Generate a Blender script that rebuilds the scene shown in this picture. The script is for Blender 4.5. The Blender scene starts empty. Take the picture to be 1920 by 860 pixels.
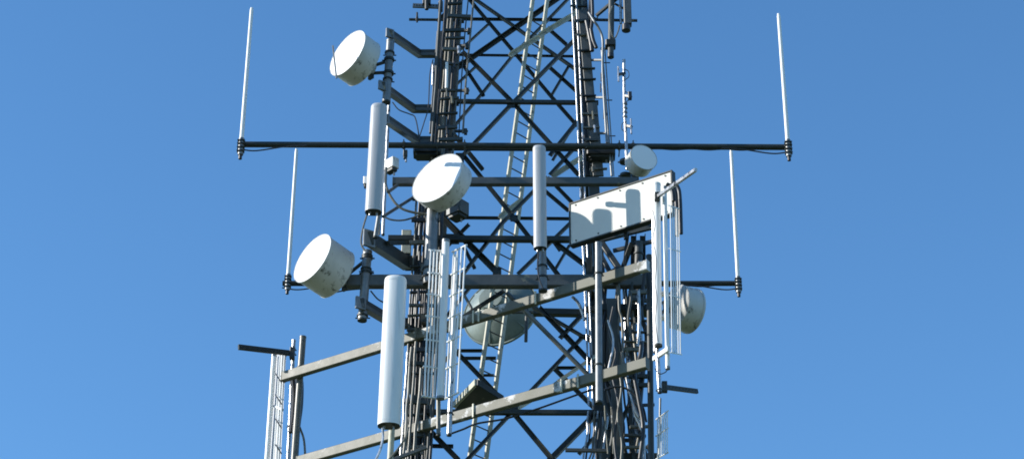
import bpy, bmesh, math, random
from mathutils import Vector, Matrix
random.seed(7)
R = math.radians
C = bpy.context.scene.collection

# ---------------------------------------------------------------- camera model
FPX, PITCH, CZ = 4180.0, R(30.0), 1.6
CP, SP = math.cos(PITCH), math.sin(PITCH)
def ray(x, y):
    a, b = (x - 960) / FPX, -(y - 430) / FPX
    return Vector((a, CP - b * SP, SP + b * CP))
DY = 9.04                               # depths below are written relative to a plane this much nearer
def P0(x, y, Y):
    d = ray(x, y); return Vector((0, 0, CZ)) + d * (Y / d.y)
def P(x, y, Y): return P0(x, y, Y + DY)
def S(n, Y=27.0):                       # n photo pixels in metres at distance Y
    return n * ((Y + DY) / CP) / FPX
class Plane:                            # vertical plane through (0,Y0) along direction (dx,dy)
    def __init__(s, Y0, ang, X0=0.0):
        s.X0, s.Y0 = X0, Y0 + DY; s.d = Vector((math.sin(ang), math.cos(ang), 0)); s.n = Vector((-s.d.y, s.d.x, 0))
    def hit(s, x, y, off=0.0):
        o = Vector((s.X0, s.Y0, 0)) + s.n * off; d = ray(x, y)
        t = (o.x * s.n.x + o.y * s.n.y) / (d.x * s.n.x + d.y * s.n.y)
        return Vector((0, 0, CZ)) + d * t

# ---------------------------------------------------------------- materials
def mat(name, col, rough=.5, metal=0., var=.25, scale=6., stain=None, stain_amt=.5, bump=.0, spec=.5, stretch=None, stain_scale=3., stain_w=.05):
    m = bpy.data.materials.new(name); m.use_nodes = True
    nt = m.node_tree; N = nt.nodes; L = nt.links; b = N['Principled BSDF']
    tc = N.new('ShaderNodeTexCoord'); mp = N.new('ShaderNodeMapping'); L.new(tc.outputs['Object'], mp.inputs[0])
    if stretch: mp.inputs['Scale'].default_value = stretch
    n1 = N.new('ShaderNodeTexNoise'); n1.inputs['Scale'].default_value = scale; n1.inputs['Detail'].default_value = 6; n1.inputs['Roughness'].default_value = .65
    L.new(mp.outputs[0], n1.inputs[0])
    r1 = N.new('ShaderNodeValToRGB'); e = r1.color_ramp.elements
    e[0].position, e[1].position = .3, .72
    e[0].color = tuple(c * (1 - var) for c in col) + (1,); e[1].color = tuple(min(.9, c * (1 + var * .6)) for c in col) + (1,)
    L.new(n1.outputs[0], r1.inputs[0]); out = r1.outputs[0]
    if stain:
        n2 = N.new('ShaderNodeTexNoise'); n2.inputs['Scale'].default_value = stain_scale; n2.inputs['Detail'].default_value = 7; n2.inputs['Roughness'].default_value = .7
        L.new(mp.outputs[0], n2.inputs[0])
        r2 = N.new('ShaderNodeValToRGB'); q = r2.color_ramp.elements
        q[0].position = stain_amt; q[1].position = stain_amt + stain_w; q[0].color = (0, 0, 0, 1); q[1].color = (1, 1, 1, 1)
        L.new(n2.outputs[0], r2.inputs[0])
        mx = N.new('ShaderNodeMix'); mx.data_type = 'RGBA'
        L.new(r2.outputs[0], mx.inputs[0]); L.new(out, mx.inputs[6]); mx.inputs[7].default_value = stain + (1,)
        out = mx.outputs[2]
    L.new(out, b.inputs['Base Color'])
    b.inputs['Metallic'].default_value = metal
    b.inputs['Specular IOR Level'].default_value = spec
    mr = N.new('ShaderNodeMapRange'); mr.inputs[3].default_value = max(.05, rough - .12); mr.inputs[4].default_value = min(1, rough + .15)
    L.new(n1.outputs[0], mr.inputs[0]); L.new(mr.outputs[0], b.inputs['Roughness'])
    if bump:
        bp = N.new('ShaderNodeBump'); bp.inputs['Strength'].default_value = bump; bp.inputs['Distance'].default_value = .01
        L.new(n1.outputs[0], bp.inputs['Height']); L.new(bp.outputs[0], b.inputs['Normal'])
    return m
M = dict(
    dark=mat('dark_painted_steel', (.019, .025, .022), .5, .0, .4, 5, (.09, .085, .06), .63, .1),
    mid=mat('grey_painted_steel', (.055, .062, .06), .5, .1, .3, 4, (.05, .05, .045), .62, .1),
    galv=mat('galvanised_steel', (.20, .21, .21), .42, .5, .3, 9, (.10, .10, .10), .66, .1),
    olive=mat('olive_painted_steel', (.115, .115, .082), .5, 0, .25, 5, (.50, .50, .49), .57, .1, stain_scale=1.7),  # stain noise here paints sunlit pale stretches onto the long beams
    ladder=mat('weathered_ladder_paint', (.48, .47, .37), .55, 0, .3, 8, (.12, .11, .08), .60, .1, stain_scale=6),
    white=mat('white_fibreglass', (.74, .75, .74), .38, 0, .07, 3, (.52, .51, .47), .58, .05, stretch=(6, 6, .5), stain_scale=2.2, stain_w=.2),
    radome=mat('white_radome_fabric', (.80, .80, .80), .45, 0, .02, 5),
    shroud=mat('weathered_white_shroud', (.54, .54, .51), .5, 0, .15, 3, (.07, .07, .055), .555, .05, stain_scale=6, stain_w=.12, stretch=(1.3, 1.3, .45)),
    grey=mat('grey_fibreglass', (.43, .44, .455), .4, 0, .1, 3, (.34, .34, .33), .58, .05, stretch=(6, 6, .5), stain_scale=2.2, stain_w=.2),
    dish=mat('grey_green_dish_coating', (.19, .235, .215), .45, .1, .2, 3, (.10, .12, .11), .6, .05),
    silver=mat('bright_aluminium', (.50, .50, .50), .32, .7, .35, 14, (.07, .07, .07), .56, .1, stain_scale=9),
    cable=mat('black_cable_jacket', (.025, .027, .03), .4, 0, .3, 8),
    gcable=mat('grey_cable_jacket', (.15, .145, .12), .38, .1, .35, 7, (.05, .05, .04), .58, .1, stain_scale=5),
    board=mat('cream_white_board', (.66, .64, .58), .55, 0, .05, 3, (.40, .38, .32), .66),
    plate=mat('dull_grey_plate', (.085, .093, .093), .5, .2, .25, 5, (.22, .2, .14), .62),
    ground=mat('grass_field', (.06, .09, .03), .95, 0, .5, .4, (.12, .10, .06), .6),
)

# ---------------------------------------------------------------- mesh helpers
def basis(d, up=None):
    d = d.normalized()
    u = Vector(up) if up is not None else (Vector((0, 0, 1)) if abs(d.z) < .95 else Vector((0, -1, 0)))
    s = d.cross(u).normalized(); u = s.cross(d).normalized()
    return s, u
def tube(bm, pts, r, n=12, cap=True, r2=None):
    pts = [Vector(p) for p in pts]; rings = []; m = len(pts); ref = None
    for i, p in enumerate(pts):
        d = pts[min(i + 1, m - 1)] - pts[max(i - 1, 0)]
        s, u = basis(d, ref); ref = u
        rr = r if r2 is None else r + (r2 - r) * i / (m - 1)
        rings.append([bm.verts.new(p + s * (math.cos(2*math.pi*k/n) * rr) + u * (math.sin(2*math.pi*k/n) * rr)) for k in range(n)])
    for a, b in zip(rings, rings[1:]):
        for k in range(n):
            fc = bm.faces.new((a[k], a[(k+1) % n], b[(k+1) % n], b[k])); fc.smooth = True
    if cap:
        for rg, fl in ((rings[0], True), (rings[-1], False)):
            c = [bm.verts.new(v.co) for v in rg]
            bm.faces.new(c[::-1] if fl else c)
def prism(bm, p0, p1, prof, up=None):
    """sweep a closed 2D profile (side, up) from p0 to p1"""
    p0, p1 = Vector(p0), Vector(p1); s, u = basis(p1 - p0, up); n = len(prof)
    a = [bm.verts.new(p0 + s * x + u * y) for x, y in prof]; b = [bm.verts.new(p1 + s * x + u * y) for x, y in prof]
    for k in range(n): bm.faces.new((a[k], a[(k+1) % n], b[(k+1) % n], b[k]))
    bm.faces.new(a[::-1]); bm.faces.new(b)
def bar(bm, p0, p1, w, h, up=None):
    c = min(w, h) * .1; w /= 2; h /= 2
    prism(bm, p0, p1, [(-w+c, -h), (w-c, -h), (w, -h+c), (w, h-c), (w-c, h), (-w+c, h), (-w, h-c), (-w, -h+c)], up)
def angle(bm, p0, p1, w, up=None, t=None):
    t = t or w * .14; h = w / 2
    prism(bm, p0, p1, [(-h, -h), (h, -h), (h, -h+t), (-h+t, -h+t), (-h+t, h), (-h, h)], up)
def box(bm, c, sx, sy, sz, rz=0.):
    c = Vector(c); d = Vector((math.cos(rz), math.sin(rz), 0))
    bar(bm, c - Vector((0, 0, sz/2)), c + Vector((0, 0, sz/2)), sx, sy, (-d.y, d.x, 0))
def disc_profile(bm, o, ax, prof, n=48, sharp=()):
    """revolve profile [(dist along axis, radius)] about axis"""
    s, u = basis(ax); ax = ax.normalized(); rings = []
    for (t, r) in prof:
        if r < 1e-6: rings.append([bm.verts.new(o + ax * t)])
        else: rings.append([bm.verts.new(o + ax*t + s*(math.cos(2*math.pi*k/n)*r) + u*(math.sin(2*math.pi*k/n)*r)) for k in range(n)])
    for a, b in zip(rings, rings[1:]):
        for k in range(n):
            if len(a) == 1: v = (a[0], b[(k+1) % n], b[k])
            elif len(b) == 1: v = (a[k], a[(k+1) % n], b[0])
            else: v = (a[k], a[(k+1) % n], b[(k+1) % n], b[k])
            bm.faces.new(v).smooth = True
def curve(p, n=14):
    """Catmull-Rom through points"""
    p = [Vector(q) for q in p]; q = [p[0]*2 - p[1]] + p + [p[-1]*2 - p[-2]]; o = []
    for i in range(1, len(q) - 2):
        for k in range(n):
            t = k / n; a, b, c, d = q[i-1], q[i], q[i+1], q[i+2]
            o.append(.5 * (2*b + (c-a)*t + (2*a-5*b+4*c-d)*t*t + (3*b-a-3*c+d)*t**3))
    o.append(p[-1]); return o
def B(): return bmesh.new()
def finish(name, bm, m, loc, parent=None):
    bmesh.ops.recalc_face_normals(bm, faces=bm.faces)
    me = bpy.data.meshes.new(name)
    bmesh.ops.translate(bm, verts=bm.verts, vec=-Vector(loc))
    for e in bm.edges:
        if len(e.link_faces) == 2 and e.calc_face_angle(0) > R(38): e.smooth = False
    bm.to_mesh(me); bm.free(); me.materials.append(M[m] if isinstance(m, str) else m)
    o = bpy.data.objects.new(name, me); C.objects.link(o)
    return o
ROOT = {}
def thing(name, label, cat, loc, group=None):
    o = bpy.data.objects.new(name, None); C.objects.link(o); o.location = loc; o.empty_display_size = .1
    o['label'] = label; o['category'] = cat
    if group: o['group'] = group
    ROOT[o.name] = Vector(loc); return o
def part(name, bm, m, parent, label=None):
    loc = ROOT[parent.name]; o = finish(name, bm, m, loc); o.parent = parent
    ROOT[o.name] = loc
    if label: o['label'] = label
    return o
def solo(name, label, cat, bm, m, loc, group=None):
    o = finish(name, bm, m, loc); o.location = loc; ROOT[o.name] = Vector(loc)
    o['label'] = label; o['category'] = cat
    if group: o['group'] = group
    return o

# ---------------------------------------------------------------- ground
bm = B(); N_ = 40
vs = [[bm.verts.new((x, y, 0)) for x in [(-1 + 2*i/N_)*1500 for i in range(N_+1)]] for y in [(-1 + 2*j/N_)*1500 for j in range(N_+1)]]
for j in range(N_):
    for i in range(N_): bm.faces.new((vs[j][i], vs[j][i+1], vs[j+1][i+1], vs[j+1][i]))
g = finish('ground', bm, 'ground', (0, 0, 0)); g['kind'] = 'structure'
bm = B(); box(bm, (0, 28.45 + DY, .075), 8.5, 8.5, .15); g = finish('concrete_footing', bm, mat('concrete', (.32, .31, .29), .9, 0, .2, 5), (0, 0, 0)); g['kind'] = 'structure'

# ---------------------------------------------------------------- lattice tower
ZT = P(960, 0, 27).z; ZB = P(960, 860, 27).z; ZM = P(960, 430, 27).z
def yf(z): return 27.0 + DY + .045 * (z - ZM)
def yb(z): return 29.9 + DY - .045 * (z - ZM)
def PT(x, y, face='f', off=0.0):        # pixel -> point on the leaning face of the tower
    Y = 27.0 + DY
    for _ in range(6):
        z = P0(x, y, Y).z; Y = (yf(z) if face == 'f' else yb(z)) + off
    return P0(x, y, Y)
tower = thing('lattice_tower', 'dark steel lattice tower with crossed bracing rising out of the frame', 'tower', (0, 28.45 + DY, .15))
lt, lb = PT(844, 0), PT(778, 860); rt, rb = PT(1092, 0), PT(1146, 860)
def legx(a, b, z): t = (z - b.z) / (a.z - b.z); return b.x + (a.x - b.x) * t
def LX(side, z, k=1.0):
    return (legx(lt, lb, z) if side < 0 else legx(rt, rb, z)) * k
Z0, Z1 = .15, ZT + 4.4
for side in (-1, 1):
    for face in (yf, yb):
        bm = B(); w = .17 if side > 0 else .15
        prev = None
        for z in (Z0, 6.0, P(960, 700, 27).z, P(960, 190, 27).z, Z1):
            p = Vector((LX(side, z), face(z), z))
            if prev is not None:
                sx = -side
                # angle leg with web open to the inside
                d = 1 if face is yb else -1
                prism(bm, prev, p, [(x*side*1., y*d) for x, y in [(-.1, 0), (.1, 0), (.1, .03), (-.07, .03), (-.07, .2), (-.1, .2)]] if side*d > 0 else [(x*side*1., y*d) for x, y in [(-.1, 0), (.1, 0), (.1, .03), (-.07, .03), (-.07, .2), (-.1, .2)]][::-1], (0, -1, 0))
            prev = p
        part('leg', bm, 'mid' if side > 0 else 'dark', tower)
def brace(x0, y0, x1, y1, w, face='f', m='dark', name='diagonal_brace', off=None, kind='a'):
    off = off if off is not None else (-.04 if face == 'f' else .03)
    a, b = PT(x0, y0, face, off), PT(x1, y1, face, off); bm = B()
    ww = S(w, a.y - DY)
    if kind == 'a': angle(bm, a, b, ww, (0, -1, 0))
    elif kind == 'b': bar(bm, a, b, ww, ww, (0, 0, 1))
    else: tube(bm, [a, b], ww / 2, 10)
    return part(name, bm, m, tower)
front = [ # x0,y0,x1,y1,w
 (1118,32,952,201,9),(952,201,858,300,9),(866,96,963,194,7),(963,194,1085,328,7),
 (1103,200,1031,290,9),(1090,262,1031,326,8),(1027,330,940,418,8),(940,418,862,520,8),
 (867,289,964,408,7),(964,408,1052,522,7),
 (826,404,932,510,10),(1070,416,971,512,8),(1042,456,1118,512,8),
 (1010,575,1118,690,8),(1118,560,1050,632,9),(1095,627,960,768,8),(852,655,960,768,7),
 (965,776,1040,866,8),(955,776,870,866,8),(1142,748,1025,866,12),(895,520,798,640,7),(1112,640,1000,574,8)]
back = [
 (872,-10,962,96,6),(962,96,1036,184,6),(1036,184,1082,236,6),(1068,-6,1012,52,7),(1012,52,962,102,7),(962,102,904,174,7),(904,174,846,242,7),
 (915,45,864,92,6),(893,123,853,160,6),(863,114,907,180,6),(1026,52,1062,84,6),(1030,126,1095,184,6),(1067,122,1034,178,6),
 (820,40,885,-20,6),(1022,358,1066,395,6),(1042,348,1073,380,6),(1068,458,1042,502,6),(1034,448,1050,470,5),(870,463,890,503,6),
 (997,448,1045,515,6),(1038,689,1116,766,7),(845,245,905,318,7),(1080,225,1036,300,6),(830,470,880,420,6),
 (790,720,850,660,6),(1130,800,1085,850,7),(800,800,860,862,8),(735,862,800,790,6)]
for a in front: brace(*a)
for a in back: brace(*a, face='b')
horiz = [(852,103,1080,106,4,'b'),(818,190,1122,193,8,'f'),(840,280,1112,282,4,'f'),(866,408,1070,410,5,'b'),(728,447,1070,449,11,'f'),
 (1000,585,1100,587,13,'b'),(786,772,1125,773,9,'f'),(858,657,906,657,5,'b'),(864,671,930,671,5,'b'),(903,703,926,703,4,'b'),(1044,689,1082,689,5,'b'),
 (1094,580,1180,582,10,'f'),(1085,630,1120,632,7,'b'),(800,835,850,836,6,'b'),(862,36,1075,38,5,'b')]
for x0, y0, x1, y1, w, fc in horiz: brace(x0, y0, x1, y1, w, fc, name='horizontal_brace', off=-.09 if fc == 'f' else .09, kind='b' if w > 6 else 'a')
# braces between the faces, sunlight on them put into a pale paint colour
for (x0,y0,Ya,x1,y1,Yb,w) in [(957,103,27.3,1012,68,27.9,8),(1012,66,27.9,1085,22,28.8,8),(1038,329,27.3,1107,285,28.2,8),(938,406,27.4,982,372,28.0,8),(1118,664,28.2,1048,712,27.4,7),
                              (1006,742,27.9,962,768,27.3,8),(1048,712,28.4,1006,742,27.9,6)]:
    bm = B(); angle(bm, P(x0,y0,Ya), P(x1,y1,Yb), S(w), (0,-1,0)); part('plan_brace', bm, 'ladder', tower, 'pale plan brace coloured as sunlit')
# side face bracing (left and right faces), modest
for side in (-1, 1):
    zs = [ZB-1.2, ZB+.5, ZB+2.5, ZM, ZM+2.3, ZM+4.6, ZM+6.6]
    for i in range(len(zs)-1):
        for a, b in ((yf, yb), (yb, yf)):
            bm = B(); z0, z1 = zs[i], zs[i+1]
            angle(bm, (LX(side, z0)+side*.02, a(z0), z0), (LX(side, z1)+side*.02, b(z1), z1), .07, (side, 0, 0)); part('diagonal_brace', bm, 'dark', tower)
        bm = B(); z1 = zs[i+1]; angle(bm, (LX(side, z1), yf(z1), z1), (LX(side, z1), yb(z1), z1), .07, (side, 0, 0)); part('horizontal_brace', bm, 'dark', tower)
# bracing below and above the frame
NL = 6; lvs = [(.4 + (ZB-.6)*k/NL, .4 + (ZB-.6)*(k+1)/NL) for k in range(NL)] + [(ZT+.1, ZT+2.2), (ZT+2.2, ZT+4.3)]
for lv in lvs:
    for f_ in (yf, yb):
        for s in (-1, 1):
            bm = B(); angle(bm, (LX(-s, lv[0]), f_(lv[0]), lv[0]), (LX(s, lv[1]), f_(lv[1]), lv[1]), .09, (0, -1, 0)); part('diagonal_brace', bm, 'dark', tower)
        bm = B(); angle(bm, (LX(-1, lv[1]), f_(lv[1]), lv[1]), (LX(1, lv[1]), f_(lv[1]), lv[1]), .08, (0, 0, 1)); part('horizontal_brace', bm, 'dark', tower)
# gusset plates with bolts
for (x, y, w, h, fc) in [(958,196,16,16,'f'),(964,409,14,14,'f'),(960,769,22,14,'f'),(962,101,12,12,'b'),(1104,197,20,22,'f'),(850,190,22,22,'f'),(862,296,16,22,'f'),(1108,508,20,20,'f'),
                        (852,98,22,18,'f'),(1085,46,22,20,'f'),(1100,446,24,22,'f'),(848,448,26,22,'f'),(792,770,24,24,'f'),(1130,768,26,26,'f'),(932,508,16,16,'f')]:
    bm = B(); c = PT(x, y, fc, -.075 if fc == 'f' else .06); w, h = S(w), S(h)
    box(bm, c, w, .012, h)
    for i in (-1, 1):
        for j in (-1, 1): tube(bm, [c + Vector((i*w*.3, -.03, j*h*.3)), c + Vector((i*w*.3, .03, j*h*.3))], .011, 6)
    part('gusset_plate', bm, 'dark', tower)

for (x0,y0,x1,y1,w) in [(1128,455,1165,510,12),(1165,510,1185,455,10),(1150,505,1190,540,8),(1178,430,1168,520,7),(1125,450,1225,425,10),(1150,470,1225,452,8),(1122,470,1160,540,9),(1200,640,1135,700,7),(1140,600,1215,650,7)]:
    bm = B(); bar(bm, P(x0,y0,26.5), P(x1,y1,26.2), S(w)*.9, S(w)*.7, (0, -1, 0)); part('diagonal_brace', bm, 'dark', tower)
for (x0,y0,x1,y1) in [(1105,480,1107,545),(1188,440,1186,880),(1205,440,1206,560)]:
    bm = B(); angle(bm, P(x0,y0,26.4), P(x1,y1,26.4), .1, (0, -1, 0)); part('upright_angle', bm, 'dark', tower)
# --- rest platform inside the tower
t = thing('rest_platform', 'small dark triangular platform seen from below by the ladder foot', 'platform', P(895, 740, 27.6))
bm = B(); q = [P(853,760,27.1), P(870,722,28.0), P(893,717,28.7), P(925,745,27.9), P(918,756,27.1)]; z = q[0].z
def H(x, y):
    d = ray(x, y); return Vector((0, 0, CZ)) + d * ((z - CZ) / d.z)
base = [H(853,768), H(872,738), H(893,716), H(938,746), H(918,762)]
a = [bm.verts.new(v) for v in base]; b = [bm.verts.new(v + Vector((0, 0, .05))) for v in base]
bm.faces.new(a); bm.faces.new(b[::-1])
for k in range(5): bm.faces.new((a[k], b[k], b[(k+1) % 5], a[(k+1) % 5]))
part('deck', bm, 'dark', t)
for (x0,y0,x1,y1) in [(852,758,893,716),(893,716,942,747)]:
    bm = B(); bar(bm, H(x0,y0), H(x1,y1), .06, .12); part('edge_beam', bm, 'ladder' if x0 < 880 else 'dark', t)

# ---------------------------------------------------------------- ladder
t = thing('climbing_ladder', 'long pale weathered ladder leaning up through the middle of the tower', 'ladder', (P(912,740,27.9).x, 28 + DY, .15))
dl = Vector((math.sin(R(44)), math.cos(R(44)), 0)) * .40
La, Lb = P(999, 0, 28.2), P(899, 724, 27.55)
dirL = (La - Lb).normalized()
topL = La + dirL * 4.5; botL = Lb - dirL * ((Lb.z - .3) / dirL.z)
for off in (Vector(), dl):
    bm = B(); bar(bm, botL + off, topL + off, .045, .085, (-.7, -.7, 0)); part('stile', bm, 'ladder', t)
n = int((topL - botL).length / .285)
for k in range(n):
    p = botL + (topL - botL) * ((k + .5) / n)
    if p.z < ZB - .4 or p.z > ZT + .6: continue
    bm = B(); tube(bm, [p, p + dl], .013, 8); part('rung', bm, 'dark', t)

# ---------------------------------------------------------------- long horizontal pipes
def collar(bm, c, r, h=.05, ax=(0, 0, 1)):
    ax = Vector(ax).normalized(); tube(bm, [c - ax*h/2, c + ax*h/2], r, 14)
def boom(label, x0, y0, Y0, x1, y1, Y1, d, droop):
    a, b = P(x0, y0, Y0), P(x1, y1, Y1); b.z = a.z = (a.z + b.z) / 2
    t = thing('cross_boom', label, 'boom', (a + b) / 2, 'long horizontal pipes with a whip at each end')
    bm = B(); tube(bm, [a, b], d / 2, 18); part('pipe', bm, 'dark', t)
    for xx in droop:
        c = a.lerp(b, xx); bm = B(); tube(bm, [c - Vector((.03, 0, 0)), c + Vector((.03, 0, 0))], d/2+.012, 14)
        tube(bm, [c + Vector((0, -.09, .07)), c + Vector((0, .25, .07))], .012, 6); tube(bm, [c + Vector((0, -.09, -.07)), c + Vector((0, .25, -.07))], .012, 6)
        part('clamp', bm, 'dark', t)
    for s in (0, 1):
        e = (a, b)[s]; sg = (1, -1)[s]; pts = [e + Vector((0, -.04, -.12)), e + Vector((sg*.35, -.05, -.17)), e + Vector((sg*.9, -.06, -.085)), e + Vector((sg*1.3, -.06, -.06))]
        bm = B(); tube(bm, curve(pts), .014, 8); part('jumper_cable', bm, 'cable', t)
    bm = B(); pts = [a.lerp(b, .7) + Vector((0, -.03, -.06))]
    for k in range(1, 9): pts.append(a.lerp(b, .7 + .03*k) + Vector((0, -.03, -.07 - .02*(k % 2))))
    tube(bm, curve(pts), .012, 8); part('jumper_cable', bm, 'cable', t)
    return a, b
ba, bb = boom('upper long dark pipe crossing the whole tower under the top drum', 446, 270, 26.35, 1482, 277, 26.45, .115, (.30, .36, .41, .63, .69, .715))
ca, cb = boom('lower long dark pipe crossing behind the tower', 530, 531, 30.65, 1390, 531, 30.65, .11, (.33, .38, .64, .68))

for sg in (-1, 1):
    z_ = ca.z; x_ = LX(sg, z_); bm = B(); bar(bm, (x_, yb(z_) + .02, z_ + .09), (x_, ca.y, z_ + .09), .08, .06); part('rear_outrigger', bm, 'dark', tower)
def whip(label, xt, yt, xb, yb_, Y, d):
    top, bot = P(xt, yt, Y), P(xb, yb_, Y)
    t = thing('whip_antenna', label, 'antenna', bot, 'whip antennas on the ends of the long pipes')
    ax = (top - bot).normalized(); L = (top - bot).length
    bm = B(); tube(bm, [bot + ax*.3, top - ax*.02], d/2, 14, r2=d*.42); tube(bm, [top - ax*.02, top + ax*.03], d*.34, 12)
    part('rod', bm, 'white', t)
    bm = B(); tube(bm, [bot - ax*.04, bot + ax*.32], d*.62, 14); fe = part('ferrule', bm, 'galv', t)
    for h in (.03, .11, .19, .26):
        bm = B(); c = bot + ax*h; collar(bm, c, d*.85, .028, ax); tube(bm, [c + Vector((-.07, -.05, 0)), c + Vector((.07, -.05, 0))], .014, 6)
        part('clamp', bm, 'dark', fe)
    bm = B(); tube(bm, [bot - ax*.13, bot - ax*.04], d*.4, 10); part('connector', bm, 'cable', t)
whip('tallest left white whip antenna standing on the upper pipe', 472, 18, 451, 287, 26.23, .085)
whip('right white whip antenna standing on the far end of the upper pipe', 1460, 29, 1479, 290, 26.33, .085)
whip('left white whip antenna standing on the lower pipe', 556, 282, 539, 540, 30.5, .085)
whip('right white whip antenna standing on the lower pipe', 1371, 284, 1385, 545, 30.5, .085)

# ---------------------------------------------------------------- drum and dish antennas
def drum(label, x, y, Y, ang, Rr, L, mount=None, name='drum_antenna', strap=False, tilt=0, back=.14, shr='shroud', mm='mid'):
    o = P(x, y, Y); n = Vector((math.sin(R(ang)), -math.cos(R(ang)), tilt)).normalized()
    t = thing(name, label, 'drum antenna', o - n*L*.5 - Vector((0, 0, Rr)), 'drum antennas on the tower')
    bm = B(); disc_profile(bm, o, n, [(.03*Rr*(1-(k/8)**2)+.004, Rr*.985*k/8) for k in range(0, 9)]); part('radome', bm, 'radome', t)
    bm = B(); disc_profile(bm, o, n, [(-.01, Rr*.98), (.004, Rr*.99), (.004, Rr*1.012), (-.03, Rr*1.012), (-.034, Rr), (-L*.6, Rr*.995), (-L, Rr*.985)])
    sh = part('shroud', bm, shr, t)
    bm = B(); disc_profile(bm, o, n, [(-.005, Rr*1.014), (.008, Rr*1.014), (.008, Rr*1.028), (-.03, Rr*1.028), (-.03, Rr*1.014)], 48)
    part('rim_band', bm, 'shroud', sh)
    bm = B(); disc_profile(bm, o, n, [(-L, Rr*.985), (-L-.015, Rr*1.0), (-L-.03, Rr*.97), (-L-back*.4, Rr*.78), (-L-back*.8, Rr*.45), (-L-back, Rr*.28), (-L-back-.1, Rr*.27), (-L-back-.1, 0)])
    part('back_shell', bm, shr, t)
    if mount is not None:
        m = Vector(mount); c = o - n*(L + back + .08); bm = B()
        for dz in (-.13, .13):
            bar(bm, c + Vector((0, 0, dz*.6)), Vector((m.x, m.y, m.z + dz)), .05, .05)
        bar(bm, c + Vector((0, 0, -.2)), c + Vector((0, 0, .2)), .12, .06, n)
        mb = part('mounting_bracket', bm, mm, t)
        for dz in (-.15, .15):
            bm = B(); collar(bm, m + Vector((0, 0, dz)), .1, .05); tube(bm, [m + Vector((-.13, .02, dz)), m + Vector((.13, .02, dz))], .015, 8)
            part('clamp', bm, 'dark', mb)
    return t, o, n
D1 = P(729, 120, 25.5)
t, o, n = drum('uppermost white drum antenna on the left with a strap across its face', 652, 100, 25.25, -46, .48, .37, P(729, 125, 25.55), tilt=.17)
s, u = basis(n)
p0 = P(624, 86, 24.9) ; p1 = P(631, 147, 24.95)
bm = B(); tube(bm, [p0, p1], .016, 8); part('strap', bm, 'galv', t)
drum('largest white drum antenna at the centre left in front of the tower leg', 820, 334, 25.0, -34, .53, .30, P(811, 400, 25.3), tilt=.22)
drum('lower left white drum antenna beside the lower long pipe', 586, 484, 25.4, -47, .485, .55, P(688, 497, 25.7), tilt=.22)
drum('small pale drum antenna on the right above the flat board', 1207, 295, 25.7, 22, .262, .25, P(1172, 316, 26.1), back=.06, tilt=.06)
drum('pale drum antenna facing away behind the right rod reflector', 1297, 583, 27.4, 122, .42, .34, P(1225, 590, 26.9))

# big grey-green dish behind the ladder
o = P(938, 584, 31.6); n = Vector((.34, .90, -.12)).normalized(); Rr = .80
t = thing('dish_antenna', 'large grey green dish behind the ladder seen from its back', 'dish antenna', o - Vector((0, 0, Rr)))
bm = B(); disc_profile(bm, o, n, [(-.42*(1-(k/9)**2), Rr*k/9) for k in range(0, 10)] + [(.03, Rr*1.01), (.03, Rr*.98)] + [(-.38*(1-(k/9)**2)+.0, Rr*.98*k/9) for k in range(9, -1, -1)], 56); part('reflector', bm, 'dish', t)
bm = B(); disc_profile(bm, o, n, [(-.02, Rr*1.0), (-.02, Rr*1.03), (.04, Rr*1.03), (.04, Rr*1.0)], 56); part('rim_band', bm, 'dish', t)
bm = B(); disc_profile(bm, o, n, [(-.55, 0), (-.55, .26), (-.33, .30)], 32); part('hub', bm, 'dish', t)
for k in range(6):
    s, u = basis(n); a = 2*math.pi*k/6 + .3; d = s*math.cos(a) + u*math.sin(a)
    bm = B(); bar(bm, o - n*.45 + d*.2, o - n*.03 + d*Rr*.97, .03, .05); part('back_rib', bm, 'dish', t)
bm = B(); tube(bm, [P(988, 574, 30.9), P(986, 640, 30.9)], .035, 10); bar(bm, P(960,585,30.9), P(1010,585,30.9), .05, .05); bar(bm, P(938,584,30.9), P(938,584,29.9), .1, .1); part('mounting_bracket', bm, 'mid', t)
# inner drum beside it
bm = B()
for (x0,y0,x1,y1) in [(866,545,884,577),(884,577,880,600)]: tube(bm, [P(x0,y0,29.7), P(x1,y1,29.7)], .03, 10)
part('feed_waveguide', bm, 'gcable', t)

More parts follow.
